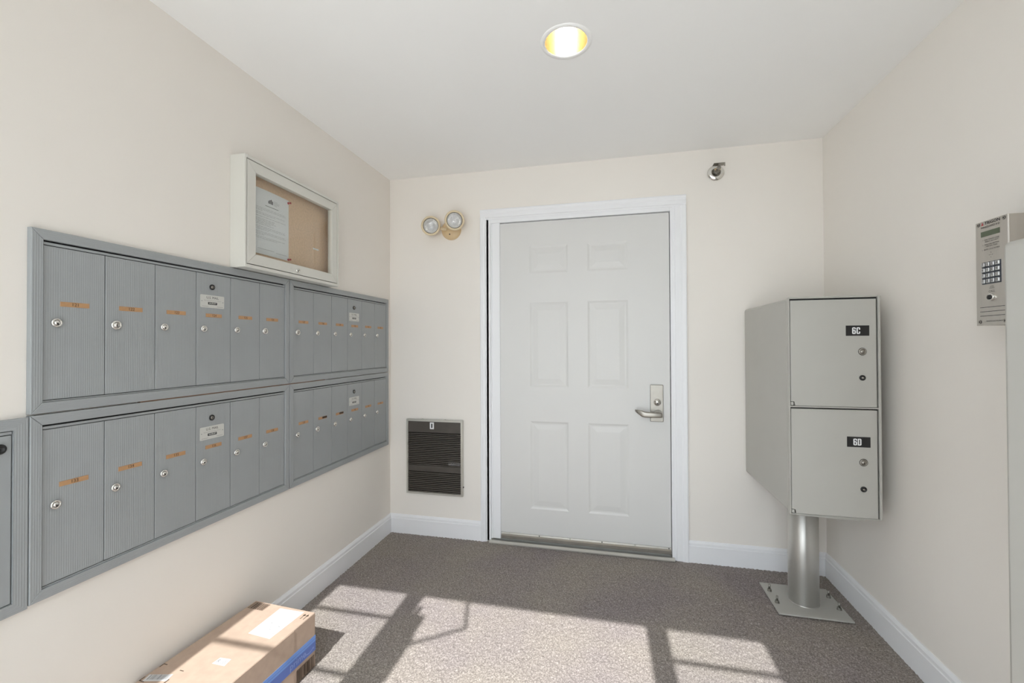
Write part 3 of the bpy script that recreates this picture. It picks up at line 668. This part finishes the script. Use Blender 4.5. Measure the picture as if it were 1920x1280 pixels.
# ------------------------------------------------------------------ recessed ceiling light
dl = thing('recessed_ceiling_light', 'recessed round ceiling downlight with warm gold reflector', 'ceiling light', (LX, LY, CH))
b = B(); lathe(b, [(0.0785, 0.0005), (0.0785, -0.0025), (0.0830, -0.0042), (0.0940, -0.0030), (0.0955, 0.0)], (LX, LY, CH), (0, 0, 1), 56); obj('trim_ring', b, CEIL, dl)
GOLD = mat('warm_gold_reflector', (0.72, 0.645, 0.46), 0.2, 1.0)
b = B(); lathe(b, [(0.0785, -0.001), (0.078, 0.03), (0.074, 0.09), (0.064, 0.15), (0.050, 0.19), (0.0, 0.195)], (LX, LY, CH), (0, 0, 1), 56); obj('reflector', b, GOLD, dl, recalc=False)
BULB = emit_mat('lit_bulb', (1.0, 0.93, 0.80), 40.0)
b = B()
for s in (-1, 1):
    cyl(b, (LX + s * 0.014, LY, CH + 0.055), (LX + s * 0.014, LY, CH + 0.185), 0.012, n=16)
cyl(b, (LX - 0.014, LY, CH + 0.055), (LX + 0.014, LY, CH + 0.055), 0.012, n=16)
obj('bulb', b, BULB, dl)

# ------------------------------------------------------------------ parcel lockers on pedestals
def num_label(s, x0, x1, z0, z1, y):
    b = B(); box(b, x0, x1, y - 0.0008, y, z0, z1)
    h = 0.0275; w_ = 0.0132; k = 0.0048; zc = (z0 + z1) / 2 - h / 2; xo = x0 + (x1 - x0) * 0.44 - w_ - 0.0012; Y = y - 0.0011; c = 0.0028
    def P_(pts, ox): quad(b, [(ox + u, Y, zc + v) for u, v in pts], 1)
    for ch in s:
        R_ = lambda u0, u1, v0, v1: P_(((u0, v0), (u1, v0), (u1, v1), (u0, v1)), xo)
        P_(((0, c), (c, 0), (k, 0), (k, h), (c, h), (0, h - c)) if ch != 'D' else ((0, 0), (k, 0), (k, h), (0, h)), xo)
        R_(k, w_ - k, 0, k * .8); R_(k, w_ - k, h - k * .8, h)
        if ch == '6':
            P_(((w_ - k, 0), (w_ - c, 0), (w_, c), (w_, h * .60 - c), (w_ - c, h * .60), (w_ - k, h * .60)), xo); R_(k, w_ - k, h * .60 - k * .8, h * .60); P_(((w_ - k, h * .70), (w_, h * .70), (w_, h - c), (w_ - c, h), (w_ - k, h)), xo)
        elif ch == 'C':
            P_(((w_ - k, h * .64), (w_, h * .64), (w_, h - c), (w_ - c, h), (w_ - k, h)), xo); P_(((w_ - k, 0), (w_ - c, 0), (w_, c), (w_, h * .36), (w_ - k, h * .36)), xo)
        else: P_(((w_ - k, 0), (w_ - c, 0), (w_, c), (w_, h - c), (w_ - c, h), (w_ - k, h)), xo)
        xo += w_ + 0.0024
    return b
def locker(label, dy, nums):
    X0, X1, Y0, Y1, Z0, Z1 = 2.2000, 2.5370, -0.6240 + dy, -0.0105 + dy, 0.5310, 1.4500
    cx, cy = 2.3675, -0.310 + dy
    t = thing('parcel_locker', label, 'parcel locker', (cx, cy, 0), 'pedestal parcel lockers')
    # body shell: open front box with rounded long edges
    b = B(); box(b, X0, X1, Y0 + 0.018, Y1, Z0 + 0.004, Z1 - 0.004, 0.012, seg=3); obj('body', b, LOCKG, t)
    # rolled front rim
    b = B()
    r_ = 0.010
    box(b, X0, X0 + 0.0045, Y0, Y0 + 0.022, Z0, Z1, 0.0015); box(b, X1 - r_, X1, Y0, Y0 + 0.022, Z0, Z1, 0.003)
    box(b, X0 + 0.0045, X1 - r_, Y0, Y0 + 0.022, Z1 - 0.0075, Z1, 0.002); box(b, X0 + 0.0045, X1 - r_, Y0, Y0 + 0.022, Z0, Z0 + 0.0045, 0.0015)
    obj('front_rim', b, LOCKG, t)
    b = B(); box(b, X0 + 0.0045, X1 - r_, Y0 + 0.012, Y0 + 0.0175, Z0 + 0.0045, Z1 - 0.0075); obj('recess_shade', b, DARK, t)  # dark sheet paints the shadow lines around the doors
    zm = 0.9865
    b = B(); box(b, X0 + 0.0045, X1 - r_, Y0 + 0.001, Y0 + 0.012, zm - 0.003, zm + 0.003, 0.001); obj('divider_rail', b, LOCKG, t)
    for k, (za, zb) in enumerate(((zm + 0.0045, Z1 - 0.0145), (Z0 + 0.0065, zm - 0.0080))):
        b = B()
        xa, xb = X0 + 0.0060, X1 - r_ - 0.0080
        # door with a small hinge notch at the lower left
        prism(b, [(xa, za + 0.018), (xa + 0.013, za + 0.018), (xa + 0.016, za), (xb, za), (xb, zb), (xa, zb)], (0, Y0 - 0.002, 0), (1, 0, 0), (0, 0, 1), (0, 1, 0), 0.0135)
        bmesh.ops.bevel(b, geom=[e_ for e_ in b.edges if all(v.co.y < Y0 - 0.0015 for v in e_.verts)], offset=0.0012, segments=2, affect='EDGES')
        d = obj('door', b, LOCKG, t)
        b = B(); box(b, xa, xa + 0.010, Y0 - 0.001, Y0 + 0.010, za + 0.001, za + 0.0155, 0.001); obj('hinge', b, LOCKG, d)
        z1_ = (1.3052, 0.8480)[k]; yl = Y0 - 0.002
        if nums: obj('number_label', num_label(nums[k], 2.4105, 2.4940, z1_ - 0.0212, z1_ + 0.0212, yl), [BLACKP, WHITE], d)
        c = (2.4693, yl, (1.2190, 0.7645)[k])
        b = B(); lathe(b, [(0.0155, 0), (0.0152, 0.0006), (0.0138, 0.0006), (0.0136, 0.003), (0.0112, 0.0042), (0.0095, 0.0036), (0.0092, 0.0015), (0.0084, 0.0015), (0.0082, 0.0046), (0, 0.0048)], c, (0, -1, 0), 28, mi=[1, 1, 0, 0, 0, 0, 1, 0, 0]); box(b, c[0] - 0.001, c[0] + 0.001, yl - 0.0054, yl - 0.0047, c[2] - 0.0055, c[2] + 0.001, mi=1)
        obj('lock', b, [STEEL, BLACK], d)
        c = (2.4680, yl, (1.1115, 0.6555)[k])
        b = B(); lathe(b, [(0.0112, 0), (0.0112, 0.003), (0.009, 0.005), (0.0068, 0.005), (0.006, 0.002), (0, 0.002)], c, (0, -1, 0), 22); lathe(b, [(0.0045, 0.002), (0.0042, 0.005), (0, 0.0052)], c, (0, -1, 0), 12, mi=1)
        obj('master_lock', b, [BLACKP, STEEL], d)
    # underside skirt
    b = B(); prism(b, [(2.222, 0.5345), (2.515, 0.5345), (2.470, 0.5130), (2.250, 0.5180)], (0, Y0 + 0.03, 0), (1, 0, 0), (0, 0, 1), (0, 1, 0), 0.50); obj('mounting_plate', b, LOCKG, t)
    b = B(); cyl(b, (cx, cy, 0.0075), (cx, cy, 0.5150), 0.0640, n=48, caps=True); lathe(b, [(0.0640, 0.0), (0.0655, 0.0), (0.0655, 0.0015), (0.0640, 0.0025)], (cx, cy, 0.0075), (0, 0, 1), 48); obj('pole', b, ALU, t)
    b = B(); box(b, 2.2145, 2.5205, -0.4430 + dy, -0.1770 + dy, 0.0005, 0.0075, 0.001); bp = obj('base_plate', b, LOCKG, t)
    for bx in (2.2375, 2.4990):
        for by in (-0.2530, -0.3540):
            b = B(); y_ = by + dy
            cyl(b, (bx, y_, 0.0075), (bx, y_, 0.0095), 0.0105, n=16); cyl(b, (bx, y_, 0.0095), (bx, y_, 0.0185), 0.0090, n=6, smooth=False); cyl(b, (bx, y_, 0.0185), (bx, y_, 0.0400), 0.0048, n=12)
            obj('anchor_bolt', b, BOLT, bp)
    return t
BOLT = mat('dull_zinc_bolt', (0.30, 0.29, 0.26), 0.4, 0.9)
locker('grey parcel locker on a round pole in the back corner with doors 6C and 6D', 0.0, ('6C', '6D'))
locker('grey parcel locker cut off by the right picture edge, hiding the intercom', -1.6275, None)

# ------------------------------------------------------------------ intercom on the right wall
IX, IY0, IY1, IZ0, IZ1 = 2.5023, -1.2445, -1.1412, 1.3015, 1.5990     # IY1 = far side
ic = thing('entry_intercom', 'stainless steel entry intercom with keypad on the right wall', 'intercom', (RW - 0.05, (IY0 + IY1) / 2, IZ0))
def intercom():
    b = B(); box(b, IX + 0.002, RW, IY0, IY1, IZ0, IZ1, 0.001); obj('housing', b, STAIN, ic)
    b = B(); box(b, IX, IX + 0.002, IY0, IY1, IZ0, IZ1, 0.0004); fp = obj('face_plate', b, STAIN, ic)
    # reader looks along +x: local right = -y, up = z
    fm = lambda y, z, x=IX: frame_m((x, y, z), (0, -1, 0), (0, 0, 1))
    b = B(); text(b, 'TRIGON', 0.0118, fm(-1.1975, 1.5912), 0, offset=0.0002, sx=1.12); obj('brand_lettering', b, BLACK, fp, recalc=False)
    b = B(); quad(b, ((IX - .0003, -1.1605, 1.5870), (IX - .0003, -1.1690, 1.5870), (IX - .0003, -1.1647, 1.5970))); obj('triangle_mark', b, RED, fp, recalc=False)
    b = B(); text(b, 'MINIGUARD II D', 0.0075, fm(-1.1905, 1.5806), 0, sx=1.12); obj('model_lettering', b, BLACK, fp, recalc=False)
    b = B()
    for k, (s, z) in enumerate((('1   FIND TENANT CODE', 1.5440), ('    PRESS A OR Z KEYS', 1.5385), ('2   PUSH CALL BUTTON', 1.5305), ('    FOR DIAL TONE', 1.5250), ('3   ENTER CODE NUMBER', 1.5160))):
        text(b, s, 0.0050, fm(-1.1915, z), 0)
    obj('instruction_print', b, BLACK, fp, recalc=False)['kind'] = 'stuff'
    b = B(); text(b, 'AFTER\nDIALING', 0.0042, fm(-1.1935, 1.4080), 0); obj('small_print', b, BLACK, fp, recalc=False)
    b = B(); text(b, 'CALL', 0.0075, fm(-1.1930, 1.3965), 0, sx=1.2); obj('call_lettering', b, BLACK, fp, recalc=False)
    b = B(); text(b, 'TRIGON ELECTRONICS', 0.0050, fm(-1.2000, 1.3130), 0); obj('maker_lettering', b, BLACK, fp, recalc=False)
    b = B()
    for dy, dz in ((0, 0), (0.005, 0), (-0.005, 0), (0, 0.0065), (0, -0.0065)): cyl(b, (IX, -1.1915 + dy, 1.4995 + dz), (IX - 0.0003, -1.1915 + dy, 1.4995 + dz), 0.0009, n=8)
    obj('microphone_holes', b, BLACK, fp)['kind'] = 'stuff'
    for z in (1.3530, 1.3407, 1.3285): b = B(); box(b, IX - 0.0003, IX, -1.2340, -1.1535, z - 0.0007, z + 0.0007); obj('speaker_slot', b, BLACK, fp)
    for y, z in ((-1.1510, 1.5915), (-1.2330, 1.5915), (-1.1525, 1.3120), (-1.2330, 1.3120)):
        b = B(); lathe(b, [(0.0052, 0), (0.0050, 0.0012), (0.0030, 0.0016), (0.0026, 0.0004), (0, 0.0004)], (IX, y, z), (-1, 0, 0), 16, mi=[1, 0, 0, 1, 1]); obj('screw', b, [STEEL, BLACK], fp)
    b = B(); box(b, IX - 0.0006, IX, -1.2205, -1.1595, 1.5540, 1.5692, 0.0002); obj('display', b, LCD, ic)
    b = B(); box(b, IX - 0.0005, IX, -1.2235, -1.1620, 1.4180, 1.4810); kp = obj('keypad', b, KEYGAP, ic)
    for r in range(4):
        for c in range(4):
            y = -1.1700 - c * 0.0152; z = 1.4735 - r * 0.0157
            b = B(); box(b, IX - 0.0050, IX - 0.0005, y - 0.0058, y + 0.0058, z - 0.0055, z + 0.0055, 0.001)
            s = '123A456B789C*0#D'[r * 4 + c]
            text(b, s, 0.0085, fm(y, z, IX - 0.0050), 1)
            obj('key', b, [KEY, BLACK], kp)
    b = B(); lathe(b, [(0.0105, 0), (0.0105, 0.004), (0.0088, 0.006), (0.0070, 0.006)], (IX, -1.1935, 1.3800), (-1, 0, 0), 26); lathe(b, [(0.0070, 0.006), (0.0066, 0.0085), (0, 0.009)], (IX, -1.1935, 1.3800), (-1, 0, 0), 20, mi=1); obj('call_button', b, [CHROME, BLACKP], ic)
intercom()

# ------------------------------------------------------------------ cardboard parcel
def parcel():
    h, wd, ln = 0.2075, 0.291, 0.448
    ang = math.radians(-3.0)
    base = Vector((0.0, 0.0, 0.0))
    # far-right top corner sits at (0.3295, -1.186)
    ex = Vector((math.cos(ang), math.sin(ang), 0)); ey = Vector((-math.sin(ang), math.cos(ang), 0))
    c0 = Vector((0.3275, -1.1860, 0)) - ex * wd - ey * ln        # near-left corner
    W_ = lambda u, v, z=0: c0 + ex * u + ey * v + Vector((0, 0, z))
    t = thing('parcel_box', 'brown cardboard parcel with blue tape on the carpet by the left wall', 'box', W_(wd / 2, ln / 2, 0))
    MT = Matrix((ex, ey, Vector((0, 0, 1)))).transposed().to_4x4(); MT.translation = c0
    def put(name, bm, mats, parent):
        bmesh.ops.transform(bm, matrix=MT, verts=bm.verts[:]); return obj(name, bm, mats, parent)
    b = B(); box(b, 0, wd, 0, ln, 0.0, h, 0.003, seg=2); body = put('carton', b, CARD, t)
    # thin scored line of the top flap joint along the right face
    b = B(); box(b, wd, wd + 0.0012, 0.004, ln - 0.11, 0.004, h - 0.003); put('side_flap', b, CARD, body)
    # blue tape wraps the right face
    Xf = wd + 0.0012
    b = B(); box(b, Xf, Xf + 0.0006, 0.004, ln - 0.0005, 0.0640, 0.0990); box(b, Xf, Xf + 0.0007, 0.004, ln - 0.0005, 0.0990, 0.1220, mi=1); box(b, Xf, Xf + 0.0009, 0.004, ln - 0.0005, 0.1075, 0.1090, mi=0)
    tp = put('tape', b, [BLUE, BLUE2], t); tp['label'] = 'blue printed packing tape'
    b = B()
    fm = lambda y, z: frame_m((Xf + 0.0007, y, z), (0, 1, 0), (0, 0, 1))
    text(b, 'prime', 0.034, fm(ln - 0.092, 0.0845), 0)
    pts = [(ln - 0.056 + 0.040 * k / 8, 0.0800 - 0.0065 * math.sin(PI * k / 8)) for k in range(9)]
    for (ya, za), (yb, zb) in zip(pts, pts[1:]): quad(b, ((Xf + .001, ya, za - .0015), (Xf + .001, yb, zb - .0015), (Xf + .001, yb, zb + .0012), (Xf + .001, ya, za + .0012)))
    quad(b, ((Xf + .001, ln - .020, .0800), (Xf + .001, ln - .011, .0840), (Xf + .001, ln - .012, .0760)))
    put('tape_lettering', b, [TAPEINK], tp)
    def barcode(b, o, eu, ev, W2, H2, n, seed, mi=0, border=0.002):
        """bars across eu, frame around"""
        o, eu, ev = Vector(o), Vector(eu), Vector(ev)
        def r(u0, u1, v0, v1): quad(b, [o + eu * u + ev * v for u, v in ((u0, v0), (u1, v0), (u1, v1), (u0, v1))], mi)
        if border:
            r(0, W2, 0, border); r(0, W2, H2 - border, H2); r(0, border, border, H2 - border); r(W2 - border, W2, border, H2 - border)
        rnd = random.Random(seed); u = border + 0.002
        while u < W2 - border - 0.003:
            w_ = rnd.choice((0.0012, 0.0022, 0.0040, 0.0055)); r(u, min(u + w_, W2 - border - .002), border + 0.0008, H2 - border - 0.0008); u += w_ + rnd.choice((0.0012, 0.0020))
    ZT = h + 0.0003
    # top print
    b = B()
    barcode(b, (0.008, ln - 0.048, ZT), (1, 0, 0), (0, 1, 0), 0.074, 0.040, 12, 4)
    put('barcode_print', b, [INK], body)
    for x in (0.262, 0.276):
        y = ln - 0.050; b = B()
        quad(b, ((x, y, ZT), (x + .003, y, ZT), (x + .003, y + .022, ZT), (x, y + .022, ZT))); quad(b, ((x - .005, y + .020, ZT), (x + .008, y + .020, ZT), (x + .0015, y + .032, ZT))); put('arrow_print', b, [INK], body)
    b = B()
    for (x, y, a, c) in ((0.004, 0.085, 0.016, 0.003), (0.004, 0.072, 0.003, 0.016), (0.004, 0.012, 0.020, 0.003), (0.004, 0.012, 0.003, 0.018), (0.084, 0.078, 0.016, 0.003), (0.088, 0.012, 0.004, 0.030)):
        quad(b, ((x, y, ZT), (x + a, y, ZT), (x + a, y + c, ZT), (x, y + c, ZT)))
    put('corner_marks', b, [INK], body)['kind'] = 'stuff'
    b = B(); barcode(b, (Xf + .0003, ln - 0.098, 0.004), (0, 1, 0), (0, 0, 1), 0.090, 0.046, 10, 9); put('side_print', b, [INK], body)
    # paper labels
    def label(nm, poly, extra, mats):
        b = B(); prism(b, poly, (0, 0, h), (1, 0, 0), (0, 1, 0), (0, 0, 1), 0.0004); extra(b); return put(nm, b, mats, t)
    def ex1(b):
        Z = h + .0006
        for (x, y, a, c) in ((0.185, ln - 0.135, 0.020, 0.006), (0.190, ln - 0.122, 0.030, 0.004), (0.215, ln - 0.110, 0.018, 0.003), (0.225, ln - 0.150, 0.018, 0.012), (0.215, ln - 0.075, 0.004, 0.040), (0.170, ln - 0.100, 0.012, 0.003)):
            rnd = random.Random(int(x * 1e4)); 
            for k in range(5):
                u, v = x + rnd.random() * a, y + rnd.random() * c; quad(b, ((u, v, Z), (u + .004, v, Z), (u + .004, v + .0016, Z), (u, v + .0016, Z)), 1)
    label('address_label', [(0.143, ln - 0.168), (0.243, ln - 0.172), (0.248, ln - 0.012), (0.138, ln - 0.016)], ex1, [PAPER, GREYINK])
    def ex2(b):
        Z = h + .0006
        text(b, 'R', 0.018, frame_m((0.167, 0.144, h + .0004), (1, 0, 0), (0, 1, 0)), 1, offset=0.0006)
        for k in range(4): quad(b, ((0.180, 0.138 + .004 * k, Z), (0.200, 0.138 + .004 * k, Z), (0.200, 0.1395 + .004 * k, Z), (0.180, 0.1395 + .004 * k, Z)), 2)
    label('route_label', [(0.156, 0.130), (0.206, 0.132), (0.200, 0.162), (0.158, 0.158)], ex2, [PAPER, GREYINK, GREYINK])
    def ex3(b):
        e1 = Vector((0.96, 0.28, 0)).normalized(); e2 = Vector((-e1.y, e1.x, 0))
        barcode(b, Vector((0.020, 0.020, h + .0006)), e1, e2, 0.066, 0.022, 12, 5, 1, border=0.0)
    label('barcode_label', [(0.016, 0.014), (0.088, 0.035), (0.081, 0.061), (0.009, 0.040)], ex3, [PAPER, GREYINK])
parcel()
